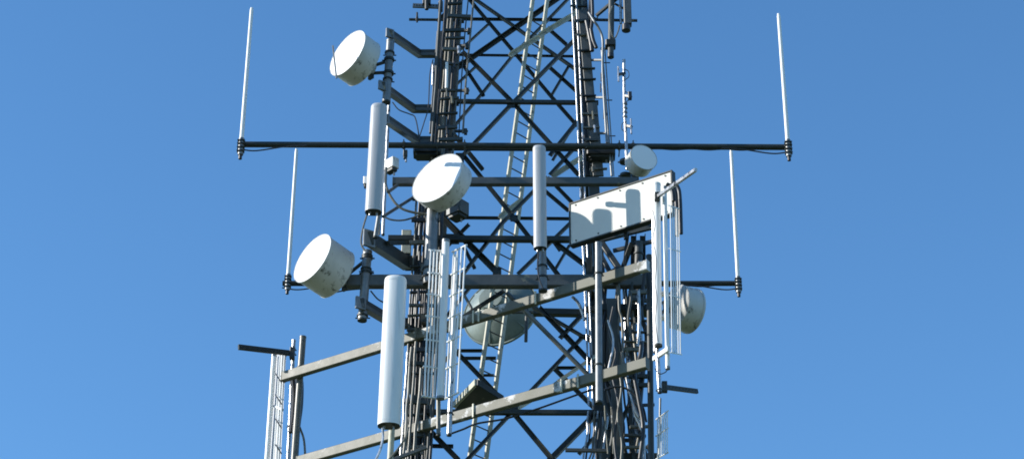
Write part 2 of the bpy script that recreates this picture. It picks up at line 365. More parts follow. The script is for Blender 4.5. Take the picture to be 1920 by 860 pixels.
# ---------------------------------------------------------------- sector panel antennas
def panel(label, xt, yt, xb, yb_, Y, w, m='white', depth=.8, rz=0):
    top, bot = P(xt, yt, Y), P(xb, yb_, Y); ax = (top - bot).normalized(); w = S(w, Y) / 2
    t = thing('panel_antenna', label, 'antenna', bot, 'tall rounded panel antennas')
    s, u = basis(ax, (0, -1, 0)); n = 40; L = (top - bot).length
    def ring(bm, h, k):
        o = []
        for i in range(n):
            a = 2*math.pi*i/n; cx, cy = math.cos(a), math.sin(a); e = .8
            o.append(bm.verts.new(bot + ax*h + s*(abs(cx)**e*(1 if cx > 0 else -1)*w*k) + u*(abs(cy)**(.9 if cy > 0 else .6)*(1 if cy > 0 else -1)*w*depth*k)))
        return o
    bm = B(); prev = None
    for h, k in [(.0, .985), (.02, 1), (L-.05, 1), (L-.02, .97), (L, .88)]:
        r = ring(bm, h, k)
        if prev:
            for i in range(n): bm.faces.new((prev[i], prev[(i+1) % n], r[(i+1) % n], r[i])).smooth = True
        prev = r
    bm.faces.new(prev); part('radome', bm, m, t)
    bm = B(); a = ring(bm, .03, .95); b = ring(bm, .012, .95); bm.faces.new(a); bm.faces.new(b[::-1])
    for i in range(n): bm.faces.new((a[i], b[i], b[(i+1) % n], a[(i+1) % n]))
    ec = part('end_cap', bm, 'dark', t)
    for j in (-.4, .4):
        bm = B(); tube(bm, [bot + s*j*w + ax*.02, bot + s*j*w - ax*.06], .02, 10); part('connector', bm, 'silver', ec)
    for h in (.06, L-.09):
        bm = B(); a_ = ring(bm, h, 1.012); b_ = ring(bm, h + .02, 1.012)
        for i in range(n): bm.faces.new((a_[i], a_[(i+1) % n], b_[(i+1) % n], b_[i]))
        bm.faces.new(a_[::-1]); bm.faces.new(b_); part('seam_band', bm, m, t)
    for h in (.15, .85):
        bm = B(); c = bot + ax*L*h - u*w*depth; bar(bm, c, c - u*.14, .1, .07); collar(bm, c - u*.2, .065, .06, ax); part('bracket', bm, 'mid', t)
    return bot, ax, u
panel('left grey-white panel antenna standing in front of the upper pipe', 711, 199, 700, 398, 24.45, 32, 'grey', .85)
panel('narrow pale panel antenna left of the flat board and right of the ladder', 1011, 276, 1013, 466, 24.35, 25, 'grey', .8)
panel('largest white panel antenna low on the left in front of the rising beams', 742, 522, 729, 798, 24.2, 41, 'white', .8)

# ---------------------------------------------------------------- mounting poles
def pole(label, xt, yt, xb, yb_, Y, d, m='galv', group='vertical mounting poles', clamps=(), ext=0, name='mounting_pole'):
    top, bot = P(xt, yt, Y), P(xb, yb_, Y); r = S(d, Y)/2; ax = (top - bot).normalized()
    t = thing(name, label, 'pole', bot, group)
    bm = B(); tube(bm, [bot - ax*ext, top], r, 18, cap=True); part('pipe', bm, m, t)
    bm = B(); tube(bm, [top - ax*.02, top + ax*.015], r*1.06, 16); part('end_cap', bm, m, t)
    if ext == 0:
        bm = B(); tube(bm, [bot - ax*.012, bot + ax*.02], r*1.05, 16); part('end_cap', bm, 'dark', t)
    for y in clamps:
        k = (y - yt) / (yb_ - yt); c = top.lerp(bot, k); bm = B()
        collar(bm, c, r*1.25, .03, ax); tube(bm, [c + Vector((-r*1.6, r, 0)), c + Vector((r*1.6, r, 0))], .012, 6); part('clamp', bm, 'dark', t)
    return t
pole('pole carrying the uppermost drum on the left', 732, 78, 724, 192, 25.55, 16, 'galv', clamps=(100, 150))
pole('pole hanging behind the lower left drum', 689, 472, 679, 600, 25.7, 17, 'galv', clamps=(480, 505, 592))
pole('thick pole under the largest drum and in front of the left leg', 812, 372, 804, 532, 25.3, 22, 'galv', clamps=(392, 505, 520))
pole('pole hanging in front of the two rising beams below the flat board', 1122, 457, 1123, 754, 24.15, 13, 'galv', clamps=(515, 686))
pole('thick olive pole at the far left beam end', 568, 632, 551, 868, 28.15, 12, 'gcable', clamps=(690,), ext=1.2)
pole('thin silver pole beside the thick olive pole at far left', 551, 638, 540, 868, 28.6, 7, 'silver', clamps=(655, 664, 800), ext=1.2)
pole('short pole below the narrow pale panel antenna', 1016, 462, 1018, 545, 24.8, 16, 'galv', clamps=(520, 500))
pole('slim pole carrying the left grey-white panel antenna', 712, 395, 704, 445, 24.8, 9, 'galv')
pole('tall thin silver pole right of the left panel antenna', 730, 180, 718, 440, 25.9, 6, 'silver')
pole('pole beneath the largest white panel antenna', 735, 800, 731, 870, 24.6, 11, 'ladder', ext=.8)
pole('short dark pole among the cables behind the rising beam end', 1198, 455, 1196, 520, 26.2, 15, 'mid', clamps=(476,))
pole('black upright post beside the right rod reflector', 1217, 480, 1221, 868, 24.6, 11, 'dark', ext=.5)

# ---------------------------------------------------------------- stand-off arms
def arm(label, pts, Ys, w, h, m='plate'):
    p = [P(x, y, Y) for (x, y), Y in zip(pts, Ys)]
    z = sum(a.z for a in p) / len(p)
    t = thing('standoff_arm', label, 'bracket arm', p[-1], 'bent stand-off arms on the left of the tower')
    # channel section mitred at the bend
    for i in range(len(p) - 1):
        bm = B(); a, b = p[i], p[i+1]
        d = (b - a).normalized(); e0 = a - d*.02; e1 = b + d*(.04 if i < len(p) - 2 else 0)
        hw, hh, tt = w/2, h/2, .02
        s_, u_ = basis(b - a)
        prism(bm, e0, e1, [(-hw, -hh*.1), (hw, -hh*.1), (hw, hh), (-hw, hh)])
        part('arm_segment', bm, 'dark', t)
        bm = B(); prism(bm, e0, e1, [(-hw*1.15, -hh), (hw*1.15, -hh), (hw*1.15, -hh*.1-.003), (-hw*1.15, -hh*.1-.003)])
        part('underside_strip', bm, m, t)  # default plate colour paints in the arm's lit underside as a paler strip
    bm = B(); c = p[0]; box(bm, c, .05, w*1.6, h*1.35, R(-60)); part('end_plate', bm, 'galv', t)
    c = p[-1]; bm = B(); box(bm, c, .05, w*2.2, h*1.6); part('end_plate', bm, 'dark', t)
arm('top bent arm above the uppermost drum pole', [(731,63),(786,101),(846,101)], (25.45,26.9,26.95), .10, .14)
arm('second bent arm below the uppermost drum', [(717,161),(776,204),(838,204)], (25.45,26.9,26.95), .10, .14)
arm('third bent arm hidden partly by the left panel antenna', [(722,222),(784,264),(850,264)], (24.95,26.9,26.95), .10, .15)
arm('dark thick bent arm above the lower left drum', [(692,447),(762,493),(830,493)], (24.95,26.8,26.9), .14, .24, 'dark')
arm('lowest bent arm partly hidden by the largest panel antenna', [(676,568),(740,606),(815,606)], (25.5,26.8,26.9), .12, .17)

# ---------------------------------------------------------------- level and rising beams
def beam(label, x0, y0, x1, y1, Y, h, w, m='mid', plane=None, off=0., ends=True, name='steel_beam', group='square steel beams'):
    if plane: a, b = plane.hit(x0, y0, off), plane.hit(x1, y1, off)
    else: a, b = P(x0, y0, Y), P(x1, y1, Y)
    a.z = b.z = (a.z + b.z)/2
    t = thing(name, label, 'beam', (a+b)/2, group)
    bm = B(); bar(bm, a, b, w, h); part('box_section', bm, m, t)
    if ends:
        d = (b-a).normalized()
        for e, sg in ((a, -1), (b, 1)):
            bm = B(); bar(bm, e + d*sg*.003, e + d*sg*.018, w*1.08, h*1.08); part('end_plate', bm, m, t)
    return t, a, b
beam('level grey beam behind the largest drum and narrow panel antenna', 738, 341, 1196, 341, 25.75, S(15), .12, 'plate')
beam('level grey beam along the foot of the upper antennas', 652, 528, 1214, 528, 25.75, S(23), .16, 'plate')
PL = Plane(25.45, R(-57))
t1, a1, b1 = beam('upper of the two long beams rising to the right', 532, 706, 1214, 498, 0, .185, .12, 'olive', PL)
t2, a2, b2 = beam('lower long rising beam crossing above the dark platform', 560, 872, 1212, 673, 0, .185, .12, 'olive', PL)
for (tt, xs) in ((t1, (868, 893, 904, 1010)), (t2, (893, 1058, 1090))):
    a, b = (a1, b1) if tt is t1 else (a2, b2)
    for x in xs:
        # vertical lugs on the beam face
        k = None; best = 9
        for i in range(400):
            p = a.lerp(b, i/400); dd = p - Vector((0, 0, CZ)); px = 960 + FPX*dd.x/(dd.y*CP + dd.z*SP)
            if abs(px - x) < best: best = abs(px - x); k = p
        bm = B(); bar(bm, k + Vector((-.055, -.055, -.13)), k + Vector((-.055, -.055, .12)), .035, .02, (.68, .73, 0)); part('lug', bm, 'ladder', tt)
# cross members tying the beams to the right leg and each other
beam('dark outrigger beam from right leg to the upper rising beam end', 1150, 545, 1210, 500, 0, .12, .09, 'dark', Plane(27.0, R(30), P(1120,540,27).x) if False else None) if False else None
def link(name, label, cat, p0, p1, w, h, m, group=None, kind='bar', r=None):
    bm = B()
    if kind == 'bar': bar(bm, p0, p1, w, h)
    elif kind == 'angle': angle(bm, p0, p1, w)
    else: tube(bm, [p0, p1], w/2, 12)
    return solo(name, label, cat, bm, m, p0, group)
G = 'outrigger beams between tower and rising beams'
def hp(a, b): b = b.copy(); b.z = a.z; return a, b
link('outrigger_beam', 'dark outrigger holding the upper rising beam from the right leg', 'beam', PT(1118, 540), b1 + Vector((-.1, .1, 0)), .1, .14, 'dark', G)
link('outrigger_beam', 'dark outrigger holding the lower rising beam from the right leg', 'beam', PT(1130, 708), b2 + Vector((-.1, .1, 0)), .1, .14, 'dark', G)
link('outrigger_beam', 'dark stub under the upper rising beam at the left leg', 'beam', PT(806, 625), PT(806, 625) + Vector((-.1, -.6, 0)), .1, .14, 'dark', G)
# silver sloping tube behind upper rising beam
link('strut_tube', 'pale sloping tube under the upper rising beam', 'strut', P(950, 548, 26.2), P(1116, 716, 26.6), .085, 0, 'galv', kind='tube')
link('strut_tube', 'thin olive strut climbing into the upper rising beam', 'strut', P(862, 598, 26.2), P(945, 545, 26.1), .05, .07, 'dark')

# ---------------------------------------------------------------- flat board
PB = Plane(25.9, R(-57))
tl, bl, tr, br = PB.hit(1068,378), PB.hit(1068,456), PB.hit(1259,325), PB.hit(1259,404)
zt, zb = (tl.z+tr.z)/2, (bl.z+br.z)/2
t = thing('flat_board', 'cream rectangular flat board with dark edging and shadows on it', 'board', (bl+br)/2)
n_ = PB.n if PB.n.y < 0 else -PB.n
def bp(q, z, o): return Vector((q.x, q.y, z)) + n_*o
bm = B(); d = (tr-tl); d.z = 0; d.normalize()
v = [bp(tl, zb, 0), bp(tr, zb, 0), bp(tr, zt, 0), bp(tl, zt, 0)]; th = .10
a = [bm.verts.new(q) for q in v]; b = [bm.verts.new(q - n_*th) for q in v]
bm.faces.new(a); bm.faces.new(b[::-1])
for k in range(4): bm.faces.new((a[k], b[k], b[(k+1) % 4], a[(k+1) % 4]))
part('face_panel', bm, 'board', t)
for (p, q) in ((v[0], v[1]), (v[3], v[2]), (v[0], v[3]), (v[1], v[2])):
    bm = B(); e = (q-p).normalized()*.012; bar(bm, p - e - n_*.05, q + e - n_*.05, .03 if abs(p.z-q.z) > .1 else .13, .13 if abs(p.z-q.z) > .1 else .03, None if abs(p.z-q.z) < .1 else tuple(n_)); part('edge_frame', bm, 'dark', t)
for k in (.2, .5, .8):
    bm = B(); q = tl.lerp(tr, k); bar(bm, bp(q, zb-.12, -.16), bp(q, zt+.0, -.16), .07, .07); part('back_rib', bm, 'dark', t)
for k in (.06, .28, .5, .72, .94):
    for z in (zt - .06, zb + .06):
        q = bp(tl.lerp(tr, k), z, 0); bm = B(); tube(bm, [q - n_*.01, q + n_*.012], .016, 8); part('fixing_bolt', bm, 'mid', t)
# dark rounded casing beyond the board's right edge
bm = B(); c0 = P(1268, 345, 24.2); pts = [(1262,343),(1268,347),(1273,357),(1275,375),(1276,400),(1277,438)]
for i in range(1): tube(bm, curve([P(x, y, 23.3) for x, y in pts]), .035, 10)
tube(bm, curve([P(x-7, y+4, 23.35) for x, y in pts]), .035, 10)
tube(bm, curve([P(x-12, y+2, 23.35) for x, y in pts[:4]]), .035, 10)
solo('cable_loop', 'black cables looping down beyond the flat board edge', 'cable', bm, 'cable', P(1270, 440, 23.3))

# ---------------------------------------------------------------- rod reflector antennas
def rods(bm_list, tops, bots, r):
    for a, b in zip(tops, bots):
        bm = B(); tube(bm, [a, b], r, 8); bm_list.append(bm)
def reflector(label, Y, tube_pts, tw, wings, bars, sup=None, grp='corner reflector antennas with white rods', rad='white'):
    t = thing('corner_reflector_antenna', label, 'antenna', P(tube_pts[1][0], tube_pts[1][1], Y), grp)
    top, bot = P(*tube_pts[0], Y), P(*tube_pts[1], Y)
    ax = (top-bot).normalized()
    bm = B(); tube(bm, [bot, top], S(tw, Y)/2, 18); part('radome_tube', bm, rad, t)
    bm = B(); tube(bm, [bot - ax*.015, bot + ax*.03], S(tw, Y)/2*1.06, 18); part('end_cap', bm, 'galv', t); bm = B(); tube(bm, [top - ax*.03, top + ax*.02], S(tw, Y)/2*1.08, 18); part('end_cap', bm, 'galv', t)
    for (x0, yt0, yb0, Ya, x1, yt1, yb1, Yb_, n, r, lean) in wings:
        A0, A1 = P(x0, yt0, Ya), P(x0 - lean, yb0, Ya); B0, B1 = P(x1, yt1, Yb_), P(x1 - lean, yb1, Yb_)
        for i in range(n):
            k = i/(n-1); bm = B(); tube(bm, [A0.lerp(B0, k), A1.lerp(B1, k)], r, 8); part('rod', bm, 'white', t)
        for h in bars:
            bm = B(); tube(bm, [A0.lerp(A1, h) - Vector((.03, 0, 0)), B0.lerp(B1, h) + Vector((.02, 0, 0))], r*1.15, 8); part('cross_bar', bm, 'white', t)
    return t
reflector('white rod reflector standing at the centre left before the tower leg', 24.35, [(836,452),(826,746)], 14,
          [(808,468,742,24.2,833,471,747,24.5,5,.0145,13), (851,472,748,24.6,873,459,735,24.15,4,.0145,15)], (0, .16, .31, .46, .62, .8, 1.0))
pole('white pole behind the centre left rod reflector', 855, 480, 847, 700, 24.7, 9, 'white', name='support_pole')
pole('silver pole foot under the centre left rod reflector', 847, 700, 842, 815, 24.7, 9, 'silver', clamps=(775,), name='support_pole')
pole('olive pole under the white radome tube at centre left', 822, 748, 822, 815, 24.5, 8, 'gcable', name='support_pole')
reflector('tall white rod reflector right of the flat board', 22.9, [(1246,352),(1252,690)], 8.5,
          [(1257,385,660,22.75,1273,392,664,23.3,5,.010,-3)], (0, .3, .62, 1.0))
pole('white pole left of the tall right rod reflector', 1231, 346, 1234, 648, 23.0, 15, 'white', name='support_pole')
pole('second white pole just inside the tall right rod reflector', 1224, 350, 1228, 660, 23.2, 6, 'silver', name='support_pole')
pole('silver pole foot hanging below the tall right rod reflector', 1232, 650, 1237, 735, 23.1, 8, 'silver', clamps=(730,), name='support_pole')
bm = B(); bar(bm, P(1226,672,23.25), P(1254,653,22.75), .05, .08); solo('clamp_arm', 'white clamp arm across the foot of the right rod reflector', 'bracket arm', bm, 'white', P(1226,672,23.25))
bm = B(); bar(bm, P(1236,556,23.2), P(1250,545,22.95), .05, .07); solo('clamp_arm', 'upper white clamp arm between the two right white poles', 'bracket arm', bm, 'white', P(1236,556,23.2))
bm = B(); bar(bm, P(1236,600,23.2), P(1250,590,22.95), .05, .07); solo('clamp_arm', 'middle white clamp arm between the two right white poles', 'bracket arm', bm, 'white', P(1236,600,23.2))
reflector('small white rod reflector at the lower right edge of the tower', 25.2, [(1238,748),(1236,850)], 4,
          [(1233,786,860,25.2,1251,769,847,24.7,6,.010,0)], (0, .42, 1.0), rad='galv')
# lower left: solid white reflector
t = reflector('white reflector at the bottom left with a lit sheet between two tubes', 28.9, [(514,666),(500,872)], 9.5,
          [(521,656,866,29.0,534,666,872,28.6,4,.02,12)], (0, .5), rad='white')
A0, A1, B0, B1 = P(519,662,29.0), P(504,872,29.0), P(536,668,28.65), P(526,872,28.65)
bm = B(); v = [bm.verts.new(q) for q in (A0, A1, B1, B0)]; w_ = [bm.verts.new(q + Vector((0, .02, 0))) for q in (A0, A1, B1, B0)]
bm.faces.new(v); bm.faces.new(w_[::-1])
for k in range(4): bm.faces.new((v[k], w_[k], w_[(k+1) % 4], v[(k+1) % 4]))
part('reflector_sheet', bm, 'grey', t)
for y in (705, 745, 790, 838):
    bm = B(); tube(bm, [P(516,y-6,28.75), P(520,y,28.5), P(528,y+12,28.5)], .012, 6); part('tie_cord', bm, 'cable', t)

# arms / booms sticking out
def stick(label, x0, y0, Y0, x1, y1, Y1, w, h, m, name='stub_boom', holes=False):
    a, b = P(x0, y0, Y0), P(x1, y1, Y1); t = thing(name, label, 'boom', b, 'short booms sticking out of the tower')
    bm = B(); bar(bm, a, b, w, h); part('channel', bm, m, t)
    n = 10; bm = B()
    for k in range(n):
        c = a.lerp(b, (k+.5)/n); tube(bm, [c + Vector((0, -w*.5-.012, 0)), c + Vector((0, w*.5+.012, 0))], .014, 6)
    part('bolt_row', bm, 'dark', t)
    bm = B(); c = b; box(bm, c, .09, w*2.2, h*2.2); part('clamp', bm, 'dark', t)
    return t
stick('dark slotted boom poking left above the bottom left reflector', 447, 650, 28.0, 548, 662, 28.5, .06, .10, 'dark')
stick('dark boom poking right below the tall right rod reflector', 1307, 733, 25.0, 1246, 725, 24.4, .05, .08, 'dark')
stick('pale boom slanting up right from the top of the right reflector', 1305, 318, 21.6, 1232, 369, 22.85, .05, .06, 'silver')
stick('thin dark bar crossing at the very top left', 767, 37, 27.0, 866, 38, 27.0, .04, .045, 'dark')
stick('pale bar at the top left corner of the tower', 774, 11, 26.9, 826, 13, 26.9, .05, .09, 'galv')
stick('thin dark bar crossing at the very top right', 1195, 39, 26.8, 1080, 37, 26.9, .04, .05, 'dark')
bm = B(); box(bm, P(800,4,26.85), .16, .1, .12); tube(bm, [P(800,0,26.8), P(800,18,26.8)], .04, 10); solo('pipe_clamp', 'dark clamp on the pale bar at the top left', 'clamp', bm, 'dark', P(800,18,26.8))
bm = B(); tube(bm, [P(782,24,26.95), P(782,42,26.95)], .02, 8); box(bm, P(782,36,26.95), .05, .05, .08); solo('pipe_clamp', 'small upright clamp on the thin dark top left bar', 'clamp', bm, 'dark', P(782,42,26.95))

# ---------------------------------------------------------------- top right cluster
def canister(label, xt, xb, yb_, Y, d, m):
    top, bot = P(xt, -30, Y), P(xb, yb_, Y); t = thing('hanging_antenna', label, 'antenna', bot, 'antennas hanging in at the top right')
    bm = B(); tube(bm, [bot, top], S(d, Y)/2, 18); part('casing', bm, m, t)
    bm = B(); tube(bm, [bot - Vector((0,0,.05)), bot + Vector((0,0,.03))], S(d, Y)/2*1.08, 18); part('end_cap', bm, 'cable', t)
    bm = B(); c = bot + Vector((0, 0, .25)); box(bm, c, .2, .2, .12); part('clamp', bm, 'dark', t)
canister('dark tubular antenna hanging in at the top right', 1147, 1145, 104, 26.3, 12, 'mid')
t = thing('hanging_antenna', 'square olive panel antenna hanging in at the top right', 'antenna', P(1176,52,26.3), 'antennas hanging in at the top right')
bm = B(); box(bm, P(1176,10,26.3), S(15), .16, S(95)); part('casing', bm, 'plate', t)
bm = B(); tube(bm, [P(1174,58,26.3), P(1174,48,26.3)], S(17)/2, 16); part('end_cap', bm, 'cable', t)
bm = B(); tube(bm, [P(1164,45,26.35), P(1163,-30,26.35)], .025, 10); part('mast', bm, 'silver', t)
for (x0,y0,x1,y1) in [(1118,30,1165,-8),(1150,5,1168,16),(1125,45,1150,30)]:
    pass
bm = B(); bar(bm, P(1118,30,26.6), P(1168,-12,26.3), .06, .06); bar(bm, P(1150,6,26.5), P(1172,18,26.35), .04, .04); solo('stay_arm', 'dark stay arm slanting up at the top right', 'bracket arm', bm, 'dark', P(1118,30,26.6))
bm = B(); tube(bm, curve([P(1148,12,26.1), P(1143,30,26.1), P(1146,60,26.15), P(1152,72,26.2), P(1158,62,26.2), P(1162,48,26.2)]), .015, 8)
solo('cable_loop', 'grey cable looping between the two hanging top right antennas', 'cable', bm, 'gcable', P(1152,72,26.2))
bm = B(); pts = [P(1104,24,26.5), P(1114,40,26.4), P(1122,52,26.45), P(1130,75,26.5), P(1130,130,26.5), P(1133,190,26.5), P(1138,268,26.5)]
tube(bm, curve(pts), .024, 12)
solo('bent_conduit', 'silver conduit curving down beside the right leg', 'conduit', bm, 'galv', pts[-1])
# side mast with spikes
t = thing('side_mast', 'thin grey side mast with short spikes right of the tower leg', 'mast', P(1142,330,26.6))
bm = B(); tube(bm, [P(1128,90,26.6), P(1147,330,26.6)], .022, 10); tube(bm, [P(1134,90,26.6), P(1151,330,26.6)], .012, 8); part('pipe', bm, 'galv', t)
for (y, x) in ((118,1130),(188,1134),(255,1140)):
    bm = B(); tube(bm, [P(x-2,y,26.6), P(x+14,y,26.6)], .011, 6); part('spike', bm, 'cable', t)
    bm = B(); bar(bm, P(x-26,y-5,26.85), P(x,y-5,26.6), .04, .04); part('bracket', bm, 'plate', t)
for (y, x) in ((145,1132),(215,1137),(165,1131)):
    bm = B(); box(bm, P(x,y,26.6), .05, .05, .06); tube(bm, [P(x-5,y+8,26.6), P(x-5,y-8,26.6)], .01, 6); part('fitting', bm, 'cable', t)
# dipole array
t = thing('dipole_array', 'slim silver mast with three short dipoles above the right drum', 'antenna', P(1174,300,26.3))
bm = B(); tube(bm, [P(1170,112,26.3), P(1171,190,26.3), P(1176,318,26.3)], .03, 12); part('mast', bm, 'silver', t)
for (x, y, ex) in ((1171,138,1160),(1172,180,1183),(1174,236,1184)):
    bm = B(); bar(bm, P(x,y,26.3), P(ex,y+2,26.2), .06, .05); part('dipole_arm', bm, 'cable', t)
    if ex != 1183:
        bm = B(); tube(bm, [P(ex-1,y-13,26.2), P(ex,y+15,26.2)], .017, 8); part('dipole', bm, 'silver', t)
    else:
        bm = B(); box(bm, P(ex-2,y,26.2), .07, .1, .14); part('dipole_box', bm, 'cable', t)
    sg = 1 if x > ex else (1 if y < 200 else -1)
    bm = B(); tube(bm, curve([P(x,y-8,26.25), P(x+sg*7,y-4,26.25), P(x+sg*8,y+6,26.25), P(x+sg*1,y+12,26.25)]), .008, 6); part('jumper_cable', bm, 'cable', t)
for y in (195, 203, 211, 219):
    bm = B(); collar(bm, P(1172,y,26.3), .045, .035); part('fitting', bm, 'galv', t)

# box unit beside the left panel antenna and one under the big drum
def unit(label, x, y, Y, sx, sy, sz, rz, m, tilt=0):
    c = P(x, y, Y); t = thing('radio_unit', label, 'equipment box', c - Vector((0,0,sz/2)), 'small equipment boxes')
    bm = B(); box(bm, c, sx, sy, sz, rz); part('casing', bm, m, t)
    bm = B(); box(bm, c - Vector((0,0,sz/2+.03)), sx*.8, sy*.8, .05, rz); part('base_plate', bm, 'dark', t)
    bm = B()
    tube(bm, [c + Vector((.2*sx, 0, -sz/2-.12)), c + Vector((.2*sx, 0, -sz/2-.02))], .02, 8)
    part('connector', bm, 'silver', t)
    return c
unit('white box peeking out right of the left panel antenna', 734, 309, 25.75, .26, .16, .2, R(-45), 'shroud')
unit('grey box tucked below the largest drum', 858, 393, 26.0, .34, .3, .26, R(-40), 'plate')
unit('pale box behind the dark bent arm at left', 762, 455, 27.4, .18, .12, .5, 0, 'ladder')
unit('white block clipped left of the left panel antenna', 690, 340, 24.6, .16, .12, .14, 0, 'white')
unit('small dark box hanging from the upper pipe', 760, 288, 26.2, .08, .08, .12, 0, 'dark')
unit('dark box cluster under the third bent arm', 800, 285, 26.7, .5, .3, .14, 0, 'dark')
unit('dark box on the right leg just below the upper pipe', 1126, 290, 26.7, .55, .3, .12, 0, 'dark')

# ---------------------------------------------------------------- cable runs on the legs
def bundle(label, specs, name='cable_bundle', grp=None):
    """specs: (list of (x,y), Y, diameter px, material)"""
    p0 = P(specs[0][0][-1][0], specs[0][0][-1][1], specs[0][1])
    t = thing(name, label, 'cables', p0, grp)
    for pts, Y, d, m in specs:
        bm = B(); q = [P(x, y, Y) for x, y in pts]
        tube(bm, curve(q, 8) if len(q) > 2 else q, S(d, Y)/2, 10); part('cable', bm, m, t)
    return t
rnd = random.Random(3)
def hangers(t, Y, lst):
    for x, y, w_, h_ in lst:
        bm = B(); bar(bm, P(x, y, Y), P(x + w_, y + rnd.uniform(-2, 2), Y + .05), .06, S(h_)*.9)
        part('cable_hanger', bm, rnd.choice(['dark', 'cable', 'mid', 'gcable']), t)
        if rnd.random() < .6:
            k = rnd.random(); xx = x + w_*k; bm = B(); tube(bm, [P(xx, y - 5, Y - .06), P(xx + 1, y + rnd.uniform(4, 16), Y - .06)], rnd.uniform(.015, .03), 8)
            part('cable_stub', bm, rnd.choice(['silver', 'gcable', 'cable', 'olive']), t)
def straight(x0, y0, x1, y1, n=7, j=1.2):
    return [(x0 + (x1-x0)*k/n + rnd.uniform(-j, j)*(0 < k < n), y0 + (y1-y0)*k/n) for k in range(n+1)]
sp = []
for i, (x0, x1, d, m) in enumerate([(852,824,6,'gcable'),(861,834,5,'cable'),(838,812,6,'cable'),(845,818,5,'gcable'),(829,806,6,'mid'),(868,846,4,'gcable')]):
    sp.append((straight(x0, -30, x1, 330, 8, .8), 26.75 + .08*(i % 2), d, m))
tb = bundle('bundle of feeder cables up the left leg above the largest drum', sp)
hangers(tb, 26.6, [(815 + (330-y)*.07 + rnd.uniform(-3, 3), y, rnd.uniform(24, 46), rnd.choice([4, 5, 8])) for y in (8, 30, 58, 72, 92, 120, 170, 186, 214, 240, 262, 300)])
sp = []
for i in range(13):
    x0 = 776 + i*4.2; x1 = 752 + i*4.4
    sp.append((straight(x0+8, 330, x1, 880, 9, 1.6), 26.65 + .12*(i % 3), rnd.choice([4, 5, 6]), rnd.choice(['cable', 'cable', 'dark', 'gcable'])))
tb = bundle('dense bundle of dark feeder cables down the lower left leg', sp)
hangers(tb, 26.5, [(764 + (700-y)*.02 + rnd.uniform(-3, 3), y, rnd.uniform(30, 62), rnd.choice([4, 6, 9])) for y in (372, 412, 455, 500, 548, 572, 592, 618, 655, 680, 700, 744, 752, 778, 815, 838)])
sp = [(straight(772,650,757,850), 26.3, 5, 'gcable'), (straight(780,640,766,848), 26.35, 5, 'gcable'), (straight(790,690,776,852), 26.3, 6, 'gcable'), (straight(764,660,750,880), 26.4, 4, 'silver'),(straight(811,745,798,880), 26.5, 5, 'mid')]
bundle('row of pale conduits below the lower rising beam on the left', sp)
sp = [([(1071,-20),(1078,120),(1085,270),(1091,420),(1099,600),(1104,760)], 26.72, 3.5, 'silver'), ([(1079,-20),(1087,120),(1093,270),(1099,420),(1107,600),(1112,760)], 26.72, 3.5, 'silver')]
bundle('pair of bright silver tubes running down the right leg', sp)
sp = []
for i, (x0, x1, d, m) in enumerate([(1082,1100,9,'cable'),(1090,1108,5,'gcable'),(1098,1117,5,'cable'),(1086,1106,4,'dark'),(1108,1096,6,'cable')]):
    sp.append((straight(x0, -20, x1, 330, 8, 1.5), 26.95, d, m))
tb = bundle('dark cables hugging the upper right leg', sp)
hangers(tb, 26.72, [(1070 + y*.1 + rnd.uniform(-2, 4), y, rnd.uniform(20, 34), rnd.choice([3, 4, 6])) for y in (12, 40, 66, 96, 128, 150, 180, 214, 240, 262, 296, 318)])
sp = [([(1108,55),(1112,75),(1118,90)], 26.6, 8, 'cable'), ([(1100,40),(1108,80),(1110,96)], 26.62, 9, 'cable'),([(1110,-10),(1111,30),(1108,60)], 26.6, 7, 'cable')]
bundle('thick black cable ends beside the upper right leg', sp)
# wild lower right bundle
sp = []
ms = ['cable', 'cable', 'gcable', 'dark', 'silver', 'cable', 'mid']
for i in range(16):
    x0 = 1126 + i*5.4; Y = 25.7 + .15*(i % 5)
    if 3 <= i <= 4: continue
    pts = [(x0 + rnd.uniform(-6, 6), 530 if i < 12 else 490), (x0 + rnd.uniform(-8, 8), 580), (x0 + rnd.uniform(-6, 6), 630), (x0 + rnd.uniform(-6, 6)+4, 690), (x0*.8 + 1172*.2 + rnd.uniform(-13, 13)+6, 750), (x0*.8 + 1172*.2 + rnd.uniform(-13, 13)+6, 800), (x0*.9 + 1172*.1 + rnd.uniform(-8, 8)+8, 880)]
    sp.append((pts, Y, rnd.choice([4, 6, 8, 9]), rnd.choice(['cable', 'cable', 'dark', 'dark', 'cable', 'gcable', 'silver'])))
tb = bundle('tangled mass of cables down the lower right leg', sp)
hangers(tb, 25.55, [(1172 + rnd.uniform(-6, 12), y, rnd.uniform(24, 56), rnd.choice([3, 5, 8])) for y in (548, 562, 600, 622, 640, 655, 705, 722, 760, 800, 815, 838)])
sp = [([(1172,690),(1180,730),(1192,770),(1205,800),(1208,870)], 25.3, 6, 'silver'), ([(1186,745),(1190,775),(1204,810),(1203,850)], 25.35, 5, 'silver'), ([(1133,730),(1160,724),(1185,735),(1205,762),(1212,790)], 25.25, 4, 'cable'),
      ([(1197,545),(1199,600),(1196,650)], 25.4, 6, 'silver'), ([(1166,660),(1172,700),(1196,760)], 25.3, 5, 'gcable')]
